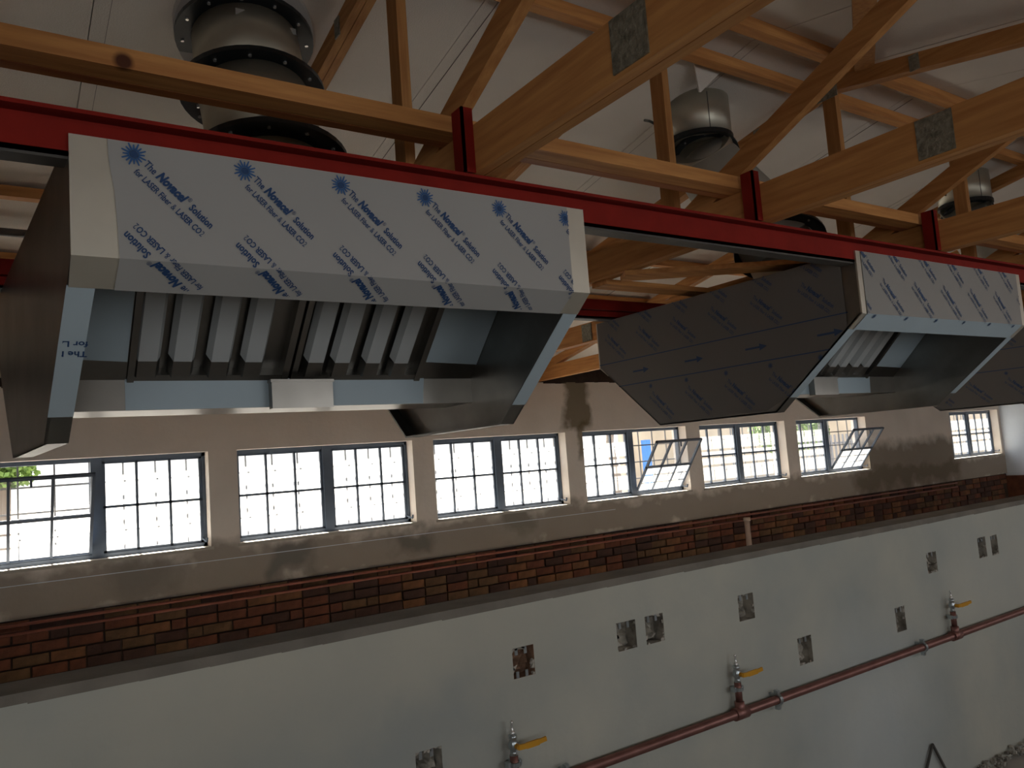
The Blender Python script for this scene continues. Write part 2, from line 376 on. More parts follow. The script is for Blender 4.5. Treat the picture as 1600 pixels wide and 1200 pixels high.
# end walls, near wall
m = MB(); m.box(XE, XE + .13, YN, YW + .13, -.50, roofz(RIDGE)); w = m.build('wall_right', 'wall_end', origin=(XE, 0, ZF)); tag(w, kind='structure')
m = MB(); m.box(XE - .012, XE + .13, YN, YW + .13, ZF, -.50); m.build('dado', 'brickA', w)
m = MB(); m.box(XL - .13, XL, YN, YW + .13, ZF, roofz(RIDGE)); tag(m.build('wall_left', 'wall_plain', origin=(XL, 0, ZF)), kind='structure')
m = MB(); holed_wall(m, XL, XE, ZF, roofz(YN), YN - .13, YN, [(a, b, -.31, .31) for a, b in NEARW])
tag(m.build('wall_near', 'wall_plain', origin=(0, YN, ZF)), kind='structure')

# ceiling boards on two slopes, joints running up the slope
ceil = thing('ceiling', None, None, (0, RIDGE, RZ), kind='structure')
pitch = .375; xs = []; x = .19 - pitch * 8
while x < XE + .1: xs.append(x); x += pitch
for i, x0 in enumerate(xs[:-1]):
    x1 = x0 + pitch - .0018
    if x0 < XL - .2: continue
    sag = random.uniform(0, .002)
    for (ya, yb) in ((RIDGE, YW + .1), (RIDGE, YN - .1)):
        za, zb = roofz(ya), roofz(yb) + 0.0
        m = MB(); m.hexa([(x0, ya, za - sag), (x1, ya, za), (x1, yb, zb), (x0, yb, zb - sag), (x0, ya, za + .02), (x1, ya, za + .02), (x1, yb, zb + .02), (x0, yb, zb + .02)])
        m.build('ceiling_panel', 'ceil', ceil)
m = MB()
for yb in (YW + .1, YN - .1):
    m.hexa([(XL - .2, RIDGE, RZ + .012), (XE + .2, RIDGE, RZ + .012), (XE + .2, yb, roofz(yb) + .012), (XL - .2, yb, roofz(yb) + .012),
            (XL - .2, RIDGE, RZ + .04), (XE + .2, RIDGE, RZ + .04), (XE + .2, yb, roofz(yb) + .04), (XL - .2, yb, roofz(yb) + .04)])
m.build('roof_sheeting', 'joint', ceil)
# a lap line beside every second joint
m = MB()
for i, x0 in enumerate(xs[::2]):
    xa = x0 + .03
    m.hexa([(xa, RIDGE, RZ - .002), (xa + .0009, RIDGE, RZ - .002), (xa + .0009, YW, roofz(YW) - .002), (xa, YW, roofz(YW) - .002),
            (xa, RIDGE, RZ), (xa + .0009, RIDGE, RZ), (xa + .0009, YW, roofz(YW)), (xa, YW, roofz(YW))])
m.build('board_lap', 'joint', ceil)
m = MB()
m.hexa([(1.585, 1.36, 1.024), (1.70, 1.36, 1.026), (1.655, 1.405, .972), (1.648, 1.405, .970), (1.585, 1.362, 1.027), (1.70, 1.362, 1.029), (1.656, 1.409, .973), (1.647, 1.409, .972)])
m.build('torn_lining_flap', 'ceil', ceil)

# ------------------------------------------------------------------ windows
def build_window(idx, x0, x1, tilt):
    yo = YW + .068
    r = thing('window_%d' % idx, None, None, ((x0 + x1) / 2, YW, WZ0), kind='structure')
    t = .014; xm = x0 + .44 if x1 - x0 > .9 else (x0 + x1) / 2
    xm = x1 - .44
    f = MB()
    f.box(x0, x1, yo, yo + .03, WZ0, WZ0 + t * 1.3); f.box(x0, x1, yo, yo + .03, WZ1 - t * 1.3, WZ1)
    f.box(x0, x0 + t, yo, yo + .03, WZ0, WZ1); f.box(x1 - t, x1, yo, yo + .03, WZ0, WZ1); f.box(xm - .022, xm + .022, yo - .004, yo + .034, WZ0, WZ1)
    f.build('window_frame', 'frame', r)
    s_ = MB(); s_.box(x0 - .01, x1 + .01, YW - .004, YW + .07, WZ0 - .012, WZ0 + .001); s_.build('window_sill', 'wall_plain', r)
    def sash(a, b, ang, name):
        z0, z1 = WZ0 + .016, WZ1 - .016; w = .012
        # sash drawn in its own plane, hinged along its foot; ang tilts the head into the room
        ca, sa = math.cos(ang), math.sin(ang)
        def pt(x, h, d): return (x, yo + .012 - h * sa + d * ca, z0 + h * ca + d * sa)
        H = z1 - z0
        def bar(m_, xa, xb, ha, hb, d0=-.006, d1=.008):
            m_.hexa([pt(xa, ha, d0), pt(xb, ha, d0), pt(xb, ha, d1), pt(xa, ha, d1), pt(xa, hb, d0), pt(xb, hb, d0), pt(xb, hb, d1), pt(xa, hb, d1)])
        m_ = MB()
        bar(m_, a, b, 0, w); bar(m_, a, b, H - w, H); bar(m_, a, a + w, 0, H); bar(m_, b - w, b, 0, H)
        for k in (1, 2):
            xc = a + (b - a) * k / 3; bar(m_, xc - .005, xc + .005, 0, H)
        bar(m_, a, b, H / 2 - .0055, H / 2 + .0055)
        sh = m_.build(name, 'frame', r)
        for i in range(3):
            for j in range(2):
                p = MB(); xa = a + (b - a) * i / 3 + .004; xb = a + (b - a) * (i + 1) / 3 - .004; ha = H * j / 2 + .004; hb = H * (j + 1) / 2 - .004
                p.quad(pt(xa, ha, .001), pt(xb, ha, .001), pt(xb, hb, .001), pt(xa, hb, .001))
                q = p.build('pane', 'glass', sh, origin=sh['o']); 
        if ang > 0:
            h = MB(); h.beam(pt((a + b) / 2, H - .005, -.01), pt((a + b) / 2, H - .03, -.03), .008, .006); h.build('handle', 'frame', sh, origin=sh['o'])
    la = (x0 + t, xm - .022); rb = (xm + .022, x1 - t)
    sash(la[0], la[1], tilt[0], 'sash'); sash(rb[0], rb[1], tilt[1], 'sash')
    # stay arm at the lower right corner
    h = MB(); h.beam((x1 - .02, yo, WZ0 + .035), (x1 + .0 - .012, yo - .045, WZ0 + .022), .006, .006); h.beam((x1 - .012, yo - .045, WZ0 + .022), (x1 - .012, yo - .05, WZ0 + .04), .008, .006)
    h.build('window_stay', 'frame', r)
    # burglar bars outside
    bb = MB(); n_ = 6
    for k in range(n_ + 1):
        xc = x0 + .07 + (x1 - x0 - .14) * k / n_; bb.box(xc - .0032, xc + .0032, YW + .121, YW + .127, WZ0 - .0, WZ1)
    for k in (1, 2, 3):
        zc = WZ0 + (WZ1 - WZ0) * k / 4; bb.box(x0, x1, YW + .1215, YW + .1275, zc - .0036, zc + .0036)
    bb.build('burglar_bars', 'bars', r)
R_ = math.radians
TILT = [(R_(30), 0), (0, 0), (0, 0), (0, R_(36)), (0, 0), (0, R_(38)), (0, 0)]
for i, ((a, b), t) in enumerate(zip(WIN, TILT)): build_window(i + 1, a, b, t)

# ------------------------------------------------------------------ low partition wall
PX0, PX1, PYF, PYB, PZT = -1.6, 6.6, 1.41, 1.50, -.2885
k_ = PYF / 1.45
HOLES = [(.932, .988, -.401, -.464, 'orange'), (1.226, 1.286, -.399, -.464, 'grey'), (1.317, 1.377, -.399, -.465, 'grey'), (1.650, 1.712, -.401, -.468, 'grey'),
         (1.876, 1.938, -.553, -.627, 'grey'), (2.364, 2.418, -.550, -.625, 'grey'), (2.579, 2.641, -.407, -.474, 'grey'), (2.921, 2.978, -.397, -.468, 'grey'), (3.014, 3.063, -.400, -.470, 'grey'), (.692, .750, -.553, -.62, 'grey'), (.14, .205, -.543, -.61, 'grey')]
HOLES = [(a * k_, b * k_, d * k_, c * k_, t) for a, b, c, d, t in HOLES]
m = MB(); us = sorted({PX0, PX1} | {h[0] for h in HOLES} | {h[1] for h in HOLES}); vs = sorted({ZF, PZT} | {h[2] for h in HOLES} | {h[3] for h in HOLES})
grid_wall(m, us, vs, [h[:4] for h in HOLES], lambda u, v: (u, PYF, v))
m.quad((PX0, PYF, PZT), (PX1, PYF, PZT), (PX1, PYB, PZT), (PX0, PYB, PZT)); m.quad((PX0, PYB, ZF), (PX1, PYB, ZF), (PX1, PYB, PZT), (PX0, PYB, PZT))
for x in (PX0, PX1): m.quad((x, PYF, ZF), (x, PYB, ZF), (x, PYB, PZT), (x, PYF, PZT))
part = tag(m.build('wall_partition', 'wall_part', origin=(0, PYF, ZF)), kind='structure')
# trowelled ragged lip of render just below the top edge
m = MB(); x = PX0
while x < PX1:
    d = random.uniform(.05, .16); z = PZT - .014 - random.uniform(0, .0016) ; m.hexa([(x, PYF - .0035, z - .001), (x + d, PYF - .0035, z), (x + d, PYF, z), (x, PYF, z), (x, PYF - .0035, PZT), (x + d, PYF - .0035, PZT), (x + d, PYF, PZT), (x, PYF, PZT)]); x += d
m.box(PX0, PX1, PYF - .003, PYB + .001, PZT, PZT + .0015)
m.build('rough_top_edge', 'cap', part)
for hi, (a, b, c, d, t) in enumerate(HOLES):
    rr = random.Random(hi + 3); D = .036; mb_ = MB()
    for (p, q) in (((a, c), (b, c)), ((b, c), (b, d)), ((b, d), (a, d)), ((a, d), (a, c))):
        mb_.quad((p[0], PYF, p[1]), (q[0], PYF, q[1]), (q[0], PYF + D, q[1]), (p[0], PYF + D, p[1]))
    nx, nz = 7, 8
    ids = [[None] * (nz + 1) for _ in range(nx + 1)]
    for i in range(nx + 1):
        for j in range(nz + 1):
            e = 0 if i in (0, nx) or j in (0, nz) else rr.uniform(-.022, .006)
            if 0 < i < 4 and 0 < j: e -= .008
            ids[i][j] = len(mb_.v); mb_.v.append(Vector((a + (b - a) * i / nx, PYF + D + e, c + (d - c) * j / nz)))
    for i in range(nx):
        for j in range(nz): mb_.face((ids[i][j], ids[i + 1][j], ids[i + 1][j + 1], ids[i][j + 1]))
    ho = mb_.build('socket_recess', 'chipped_brick' if t == 'orange' else 'rough_mortar', part)
    # chipped render crumbs round the rim
    cr_ = MB()
    for q in range(9):
        s0 = rr.uniform(.002, .006); side = rr.random(); x = a + (b - a) * rr.random() if side < .5 else rr.choice((a, b)); z = rr.choice((c, d)) if side < .5 else c + (d - c) * rr.random()
        cr_.hexa([(x + rr.uniform(-s0, s0) + dx * s0, PYF + dy * .006 + .001, z + rr.uniform(-s0, s0) * .5 + dz * s0) for dx, dy, dz in ((-1, 0, -1), (1, 0, -1), (1, 1, -1), (-1, 1, -1), (-1, 0, 1), (1, 0, 1), (1, 1, 1), (-1, 1, 1))])
    cr_.build('rubble_crumbs', 'rough_mortar', ho, origin=ho['o'])
    # fixing lugs of the buried box
    lg = MB()
    for x in (a + (b - a) * .2, a + (b - a) * .62):
        for z in ((d - .008), (c + .006)):
            if t != 'orange' and z < (c + d) / 2: continue
            lg.box(x - .0035, x + .0035, PYF + .001, PYF + .003, z - .007, z + .007)
    lg.build('fixing_lugs', 'zinc', ho, origin=ho['o'])
# kerb and rubble along the foot of the partition
m = MB(); m.box(.6, PX1, PYF - .09, PYF, ZF, ZF + .045)
kb = tag(m.build('trim_1', 'wall_plain', origin=(2, PYF, ZF)), kind='structure')
rb = MB(); rr = random.Random(5)
for q in range(900):
    x = 2.5 + 2.0 * rr.random(); s0 = rr.uniform(.002, .007); z = ZF + .045 + s0 * .6 + rr.random() ** 2 * .035; y = PYF - .004 - rr.random() * .022
    rb.hexa([(x + dx * s0 * rr.uniform(.6, 1.2), y + dy * s0 * rr.uniform(.6, 1.2), z + dz * s0 * rr.uniform(.5, 1)) for dx, dy, dz in ((-1, -1, -1), (1, -1, -1), (1, 1, -1), (-1, 1, -1), (-1, -1, 1), (1, -1, 1), (1, 1, 1), (-1, 1, 1))])
tag(rb.build('rubble', 'rough_mortar', origin=(2.6, PYF, ZF + .045)), 'broken grey plaster rubble lying along the foot of the partition', 'rubble', kind='stuff')
m = MB(); yb_ = PYF - .008
m.beam((2.335, yb_, -1.045), (2.402, yb_, -.958), .006, .006, (0, 1, 0)); m.beam((2.402, yb_, -.958), (2.475, yb_, -1.075), .006, .006, (0, 1, 0)); m.beam((2.335, yb_, -1.045), (2.335, yb_, ZF + .045), .008, .008, (0, 1, 0))
tag(m.build('wire_bracket', 'grey_steel', origin=(2.4, PYF, ZF)), 'bent dark metal bracket standing like a peak against the partition foot', 'bracket')

# ------------------------------------------------------------------ red beams
def red_beam(y, zb, label, dz=.056):
    r = thing('steel_beam', label, 'beam', (3, y, zb), 'red steel beams carrying the hoods')
    x0, x1 = XL + .02, XE - .02; h = dz
    m = MB(); m.box(x0, x1, y, y + .006, zb, zb + h * .72); m.box(x0, x1, y, y + .036, zb, zb + .005); m.build('lower_channel', 'red', r)
    m = MB(); m.box(x0, x1, y + .016, y + .022, zb + h * .7, zb + h - .004); m.build('web', 'red', r)
    m = MB(); m.box(x0, x1, y - .005, y + .04, zb + h - .005, zb + h); m.build('top_flange', 'red', r)
    m = MB(); m.box(x0, x1, y + .004, y + .034, zb - .0035, zb); m.build('grey_soffit', 'grey_steel', r)
    return r
bm1 = red_beam(1.0, .387, 'front red steel beam along the tops of the hoods nearest the viewer')
bm2 = red_beam(1.82, .4135, 'rear red steel beam behind the hoods, seen in the gap between them', .0305)
TX = [-.05 + .6855 * k for k in range(0, 12)]
TX[1] = .635; TX[2] = 1.3165
for a, b in zip(TX[:-1], TX[1:]):
    m = MB(); m.box(a + .042, b - .006, 1.82, 1.856, .4445, .472); m.build('upper_channel', 'red', bm2)
# ------------------------------------------------------------------ trusses
PLY = .0175
def make_truss(x):
    r = thing('roof_truss', 'x', 'truss', (x, RIDGE, .4445))
    zb, zt = .4445, .521
    for k, mm in ((0, 'wood_y'), (1, 'wood_pale')):
        m = MB(); xa = x + k * (PLY + .0015); m.box(xa, xa + PLY, YN + .02, YW + .04, zb, zt); m.build('bottom_chord', 'wood_pale' if k == 0 else 'wood_y', r)
    for sgn, ye in ((1, YW + .05), (-1, YN + .05)):
        m = MB(); y0 = RIDGE; dz = .2 * abs(ye - y0)
        for k in (0, 1):
            xa = x + k * (PLY + .0015)
            m.hexa([(xa, y0, .976), (xa + PLY, y0, .976), (xa + PLY, ye, .976 - dz), (xa, ye, .976 - dz), (xa, y0, 1.020), (xa + PLY, y0, 1.020), (xa + PLY, ye, 1.020 - dz), (xa, ye, 1.020 - dz)])
        m.build('top_chord', 'wood_y', r)
    m = MB(); m.box(x + .004, x + .024, RIDGE - .018, RIDGE + .022, zt - .03, .98); m.build('king_post', 'wood_z', r)
    def web(ya, za, yb, zb_, w=.045):
        q = MB(); q.beam((x + .012, ya, za), (x + .012, yb, zb_), .02, w, (0, .4, 1)); q.build('web', 'wood_y', r)
    web(1.215, .503, .46, .843); web(.42, .82, -.15, .50)
    web(2.75, .53, 2.55, .72)
    pl = [(.607, .668, zb + .006, zt - .002), (RIDGE - .03, RIDGE + .035, .955, 1.0), (2.37, 2.43, zb + .004, zt - .004)]
    for (ya, yb, za, zb2) in pl:
        m = MB(); m.box(x - .0025, x, ya, yb, za, zb2); m.build('nail_plate', 'nail_plate', r)
    for yc in (1.0, 1.50):
        zc = .998 - .2 * abs(yc - RIDGE)
        m = MB(); m.box(x - .0025, x, yc - .013, yc + .013, zc - .024, zc + .018); m.build('nail_plate', 'nail_plate', r)
    return r
t1 = make_truss(TX[1])
lab = {0: 'pine roof truss left of the frame, seen only in reflections', 1: 'nearest pine roof truss, its deep chord crossing the top centre',
       2: 'second pine roof truss, its chord passing right of the first duct collar', 3: 'third pine roof truss with its ridge joint showing near the upper right',
       4: 'fourth pine roof truss, its chord end resting on the wall between the hoods'}
t1['label'] = lab[1]
orig = P3(*t1['o'])
for k, x in enumerate(TX):
    if k == 1 or x > XE - .1: continue
    c = copy_tree(t1); c.location = Vector((orig.x + (x - TX[1]) * S, orig.y, orig.z))
    c['label'] = lab.get(k, '%s pine roof truss from the left, half hidden in the far roof space' % {5: 'fifth', 6: 'sixth', 7: 'seventh', 8: 'eighth', 9: 'ninth', 10: 'tenth', 11: 'eleventh'}.get(k, ''))
    c['group'] = 'pine roof trusses'
t1['group'] = 'pine roof trusses'
# red cleats bolting each truss to the front beam
cl_lab = {1: 'at the nearest truss', 2: 'at the second truss, above the gap between hoods', 3: 'at the third truss, above the second hood'}
for k, x in enumerate(TX[:8]):
    r = MB(); r.box(x - .020, x + .0, .992, .996, .4445, .548); r.box(x - .020, x - .016, .992, 1.022, .4445, .548)
    o = r.build('steel_cleat', 'red', origin=(x, 1, .4445))
    if k == 0: bpy.data.objects.remove(o); continue
    ords = ['', 'first', 'second', 'third', 'fourth', 'fifth', 'sixth', 'seventh', 'eighth']
    tag(o, 'red steel cleat on the front beam ' + cl_lab.get(k, 'where it meets the %s truss from the left' % ords[k]), 'cleat', 'red cleats on the front beam')
# runners along the truss chords
m = MB(); m.box(XL + .05, XE - .05, 1.03, 1.068, .5215, .548)
tag(m.build('timber_runner', 'wood_x', origin=(3, 1.04, .5215)), 'long orange pine runner laid across the truss chords before the ducts', 'timber')
m = MB(); m.box(XL + .05, XE - .05, 1.070, 1.09, .5215, .566)
tag(m.build('timber_runner', 'wood_red', origin=(3, 1.08, .5215)), 'reddish pine runner on edge tight behind the long orange runner', 'timber')
m = MB(); m.box(1.30, 4.3, 1.50, 1.553, .4225, .4435)
m = MB(); m.box(1.33, 1.80, 1.497, 1.555, .4305, .4435)
tag(m.build('timber_runner', 'wood_x', origin=(3, 1.52, .43)), 'flat pine runner under the chords behind the second hood', 'timber')
m = MB(); m.beam((1.335, 1.44, .4375), (1.76, 1.17, .4375), .072, .012)
tag(m.build('timber_brace', 'wood_x', origin=(1.6, 1.3, .43)), 'flat diagonal pine brace under the chords in the gap between hoods', 'timber')
m = MB(); m.beam((1.56, .86, .945), (2.0, 1.13, .995), .05, .018)
tag(m.build('timber_brace', 'wood_z', origin=(1.8, 1.0, .97)), 'pine brace slanting up to the ridge beside the third truss', 'timber')
pl_lab = {1.165: 'upper of the two pine purlins beside the ridge', 1.325: 'lower of the two pine purlins beside the ridge', 2.40: 'pine purlin under the far slope, left of the first hood',
          2.79: 'lowest pine purlin seen left of the first hood', 3.3: 'pine purlin close above the window wall', .45: 'pine purlin on the slope over the viewer', -.4: 'pine purlin near the eaves behind the viewer'}
for y, lb in pl_lab.items():
    m = MB(); zc = roofz(y); m.box(XL + .03, XE - .03, y - .016, y + .016, zc - .034, zc - .0015 - .003)
    tag(m.build('purlin', 'wood_x', origin=(3, y, zc)), lb, 'purlin', 'roof purlins')
m = MB(); m.tube([(XL + .1, 2.6, roofz(2.6) - .03), (1.7, 2.6, roofz(2.6) - .03)], .012, 12)
tag(m.build('conduit', 'grey_steel', origin=(0, 2.6, .75), smooth=True), 'dark grey steel tube between two purlins left of the first hood', 'pipe')

# ------------------------------------------------------------------ hoods
HEX = [(1.0, .412), (1.0, .268), (1.253, .068), (1.66, .068), (1.903, .268), (1.903, .412)]
def hexclip(fu):  # half planes for the outline in (u=sign*y, v=z) space
    pts = [(fu * y, z) for y, z in HEX]; cx = sum(p[0] for p in pts) / 6; cy = sum(p[1] for p in pts) / 6; out = []
    for i in range(6):
        a, b = pts[i], pts[(i + 1) % 6]; nr = (b[1] - a[1], a[0] - b[0])
        if (a[0] - cx) * nr[0] + (a[1] - cy) * nr[1] < 0: nr = (-nr[0], -nr[1])
        out.append((a, nr))
    return out
def build_hood(x0, x1, label, style, shear=0.0):
    r = thing('extractor_hood', label, 'hood', ((x0 + x1) / 2, 1.45, .068), 'stainless extractor hoods')
    T = .004
    # side panels, each with its inward flange and film
    for side in (0, 1):
        xo = x0 if side == 0 else x1; inn = 1 if side == 0 else -1; sh = shear if side == 0 else 0
        m = MB(); m.prism(HEX, xo, xo + inn * T, sh)
        fw = .030
        for (a, b) in ((1, 2), (2, 3), (3, 4)):
            (ya, za), (yb, zb) = HEX[a], HEX[b]
            d = Vector((0, yb - ya, zb - za)).normalized(); nn = Vector((0, -d.z, d.y)) * T
            if nn.z < 0: nn = -nn
            p = Vector((xo + sh * (ya - 1), ya, za)); q = Vector((xo + sh * (yb - 1), yb, zb)); w = Vector((inn * fw, 0, 0))
            m.hexa([p, q, q + w, p + w, p + nn, q + nn, q + w + nn, p + w + nn])
        sp_ = m.build('side_panel', 'steel_dark', r)
        # blue-white film on the sloping front flange
        ya, za = HEX[1]; yb, zb = HEX[2]; f = MB(); t0, t1_ = (.13, .83)
        d = Vector((0, yb - ya, zb - za)); nn = Vector((0, d.z, -d.y)).normalized() * .0012
        if nn.z > 0: nn = -nn
        p = Vector((xo + sh * (ya + d.y * t0 - 1), ya, za)) + d * t0 + nn; q = Vector((xo + sh * (ya + d.y * t1_ - 1), ya, za)) + d * t1_ + nn; w = Vector((inn * fw, 0, 0))
        f.quad(p, q, q + w, p + w); ff = f.build('flange_film', 'film_blue', sp_, origin=sp_['o'])
        if style == 'printed' and side == 0:
            pr = Print(); vs, fs, ww = text_geo('The N', .0135, 0, .0004)
            for (txt, dv) in (('The N', 0.0), ('for LA', .017)):
                vs, fs, ww = text_geo(txt, .0135, 0, .0003); pr.add([(.028 - a, dv - b) for a, b in vs], fs, 0, lambda a, b: (a, b))
            dn = d.normalized()
            def fn(a, b, p=p, dn=dn, nn=nn): return p + Vector((a, 0, 0)) + dn * (.105 - b) + nn * .5
            pr.emit('printed_lettering', ['ink'], sp_, [((0.0, 0), (-1, 0)), ((fw, 0), (1, 0))], fn)
    # fascias with the folded lip under them
    for fr in (0, 1):
        def Y(y): return y if fr == 0 else 2.903 - y
        m = MB(); m.box(x0 + (0 if fr == 0 else shear * .9), x1, min(Y(.996), Y(1.0)), max(Y(.996), Y(1.0)), .268, .412)
        xa = x0 + (0 if fr == 0 else shear * .9)
        m.hexa([(xa, Y(.996), .268), (x1, Y(.996), .268), (x1, Y(1.033), .239), (xa, Y(1.033), .239), (xa, Y(.9985), .271), (x1, Y(.9985), .271), (x1, Y(1.0355), .242), (xa, Y(1.0355), .242)])
        fa = m.build('fascia' if fr == 0 else 'rear_fascia', 'steel_soft', r)
        if fr: continue
        fx0, fx1 = (x0 + .040, x1 - .036) if style == 'printed' else (x0 + .018, x1 - .022)
        m = MB(); yy = .9948; zs = [.411, .385, .35, .32, .295, .268]; rr = random.Random(3)
        offs = [0, .001, .006, .008, .009, .010] if style == 'printed' else [0] * 6
        for i in range(5):
            m.quad((fx0 + offs[i], yy, zs[i]), (fx1, yy, zs[i]), (fx1, yy, zs[i + 1]), (fx0 + offs[i + 1], yy, zs[i + 1]))
        m.mi = 0 if style == 'printed' else 1
        m.quad((fx0 + offs[5], yy, .268), (fx1, yy, .268), (fx1 - .004, 1.0318, .2378), (fx0 + offs[5] - .002, 1.0318, .2378))
        fm = m.build('protective_film', ['film' if style == 'printed' else 'film_cream', 'film_blue'], fa, origin=fa['o'])
        pr = Print(); A = math.radians(-45)
        if style == 'printed':
            for k in range(-1, 6):
                u = x0 + .068 + .1305 * k
                pr.burst(u, .3965 - .001 * k, .0145)
                pr.slogan(u + .0175, .3935 - .001 * k, A + .02, .104)
                ue = x0 + .050 + .1285 * k; L = .112
                pr.slogan(ue + L * .707, .2935 - .0015 * k - L * .707, A + math.pi, L)
        else:
            for k in range(-1, 7):
                u = x0 + .099 + .1335 * k
                pr.slogan(u, .357, A, .104); pr.slogan(u - .105, .448, A, .108)
                pr.burst(u - .05, .262, .007); pr.burst(u - .105 - .03, .35 + .13, .01)
        inks = ['ink', 'ink_mid'] if style == 'printed' else ['ink_dark', 'ink_dark']
        hx = [((fx0 + .009 if style == 'printed' else fx0, 0), (-1, 0)), ((fx1, 0), (1, 0))]
        pr.emit('printed_lettering', inks, fa, hx + [((0, .411), (0, 1)), ((0, .2685), (0, -1))], lambda u, v: (u, .9936, v))
        def lipf(u, v):
            s = (.268 - v) ; return (u, .9948 + s * .775 - .0008, .268 - s * .632 - .0010)
        pr.emit('printed_lettering', inks, fa, hx + [((0, .2685), (0, 1)), ((0, .226), (0, -1))], lipf)
    # top sheet
    m = MB(); m.hexa([(x0, 1.0, .402), (x1, 1.0, .402), (x1, 1.9, .402), (x0 + shear * .9, 1.9, .402), (x0, 1.0, .406), (x1, 1.0, .406), (x1, 1.9, .406), (x0 + shear * .9, 1.9, .406)]); m.build('top_sheet', 'steel_dark', r)
    # V-shaped filter bank
    fx = x0 - .084
    for fr in (0, 1):
        def pt(x, h, w, fr=fr):   # h up the slope from the gutter, w out towards the open side
            y = 1.395 - h * .7071 - w * .7071; z = .172 + h * .7071 - w * .7071
            return (x, y if fr == 0 else 2.903 - y, z)
        def slab(m, xa, xb, ha, hb, wa, wb): m.hexa([pt(xa, ha, wa), pt(xb, ha, wa), pt(xb, ha, wb), pt(xa, ha, wb), pt(xa, hb, wa), pt(xb, hb, wa), pt(xb, hb, wb), pt(xa, hb, wb)])
        HB = .322
        for (xa, xb) in ((x0 + T + .002, fx + .192), (fx + .722, x1 - T)):
            m = MB(); slab(m, xa, xb, 0, HB, -.004, 0); b_ = m.build('blank_panel', 'steel_dark', r)
            m = MB(); m.quad(pt(xa + .001, .045, .001), pt(xb - .001, .04, .001), pt(xb - .001, HB, .001), pt(xa + .001, HB, .001)); m.build('panel_film', 'film_blue', b_, origin=b_['o'])
        for fi, fxs in enumerate(([.221, .274, .333, .389], [.500, .550, .611, .669])):
            a_, b2 = (.193, .455) if fi == 0 else (.460, .721)
            m = MB(); slab(m, fx + a_, fx + b2, 0, HB, -.022, -.018); slab(m, fx + a_, fx + a_ + .010, 0, HB, -.018, .004); slab(m, fx + b2 - .012, fx + b2, 0, HB, -.018, .004)
            slab(m, fx + a_, fx + b2, 0, .014, -.018, .002); slab(m, fx + a_, fx + b2, HB - .014, HB, -.018, .002)
            fb = m.build('baffle_filter', 'steel_dark', r)
            for xc in fxs:
                xc += fx; m = MB()
                for (ha, hb, mi) in ((.012, .045, 0), (.045, HB - .012, 1)):
                    m.mi = mi
                    pf = [(-.0225, -.008), (-.0155, .006), (.0125, .006), (.0195, -.008)]
                    for i in range(3):
                        (xa, wa), (xb, wb) = pf[i], pf[i + 1]
                        h0a = ha + (.006 if mi and i != 1 else 0)
                        m.quad(pt(xc + xa, h0a if i != 2 else ha, wa), pt(xc + xb, ha, wb), pt(xc + xb, hb, wb), pt(xc + xa, hb, wa))
                m.build('baffle', ['steel_dark', 'film_baffle'], fb, origin=fb['o'])
    # gutter between the banks
    m = MB(); m.box(x0 + T, x1 - T, 1.393, 1.397, .124, .176); m.box(x0 + T, x1 - T, 1.506, 1.510, .124, .176); m.box(x0 + T, x1 - T, 1.397, 1.506, .124, .128)
    gt = m.build('grease_gutter', 'steel', r)
    m = MB(); zq = [.1755, .15, .1245]; ex = [.732, .729, .727]
    for i in range(2): m.quad((fx + .19, 1.392, zq[i]), (fx + ex[i], 1.392, zq[i]), (fx + ex[i + 1], 1.392, zq[i + 1]), (fx + .19, 1.392, zq[i + 1]))
    m.build('gutter_film', 'film_blue', gt, origin=gt['o'])
    m = MB(); m.box(fx + .421, fx + .533, 1.372, 1.391, .120, .168); m.box(fx + .419, fx + .535, 1.370, 1.391, .1665, .1715)
    m.build('grease_cup', 'steel', gt, origin=gt['o'])
    # outer side film with lettering, lines and arrows (the second and third hoods)
    if style != 'printed':
        m = MB(); xo = x0 - .0012; inset = [(y + (.022 if y < 1.1 else 0), z) for y, z in HEX]
        inset[2] = (1.275, .068 + .0)
        sidep = [c for c in r.children if c.name.startswith('side_panel')][0]
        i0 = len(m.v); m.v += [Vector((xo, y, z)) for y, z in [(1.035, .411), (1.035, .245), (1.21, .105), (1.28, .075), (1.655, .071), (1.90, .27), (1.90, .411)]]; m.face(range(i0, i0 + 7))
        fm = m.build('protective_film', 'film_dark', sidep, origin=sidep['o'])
        pr = Print()
        for k in range(-1, 8):
            y = 1.850 - .1425 * k; pr.slogan(-y, .373, math.radians(-42), .106)
            pr.slogan(-(y + .02), .462, math.radians(-42), .106)
            yb = 1.825 - .1425 * k; pr.burst(-yb, .186, .008); pr.slogan(-yb + .008, .172, math.radians(-42), .108)
        for k in range(4): pr.arrow(-(1.752 - .2125 * k), .2375, .068)
        pr.strip(-1.91, -1.02, .277, .0014); pr.strip(-1.91, -1.02, .2005, .0014)
        pr.v2 = None
        clip = hexclip(-1) + [((-1.03, 0), (1, 0))]
        # keep lettering out of the arrow band by building two clipped sets
        pr.emit('printed_lettering', ['ink_dark', 'ink_dark'], sidep, clip, lambda u, v: (x0 - .002, -u, v))
    return r
build_hood(.084, .846, 'nearest stainless hood, its film printed with sunbursts, above the first windows', 'printed', -.062)
build_hood(1.634, 2.42, 'middle stainless hood with grey film side showing arrows and lines', 'grey')
build_hood(3.184, 3.97, 'farthest stainless hood, only its dark film side showing at the right edge', 'grey')

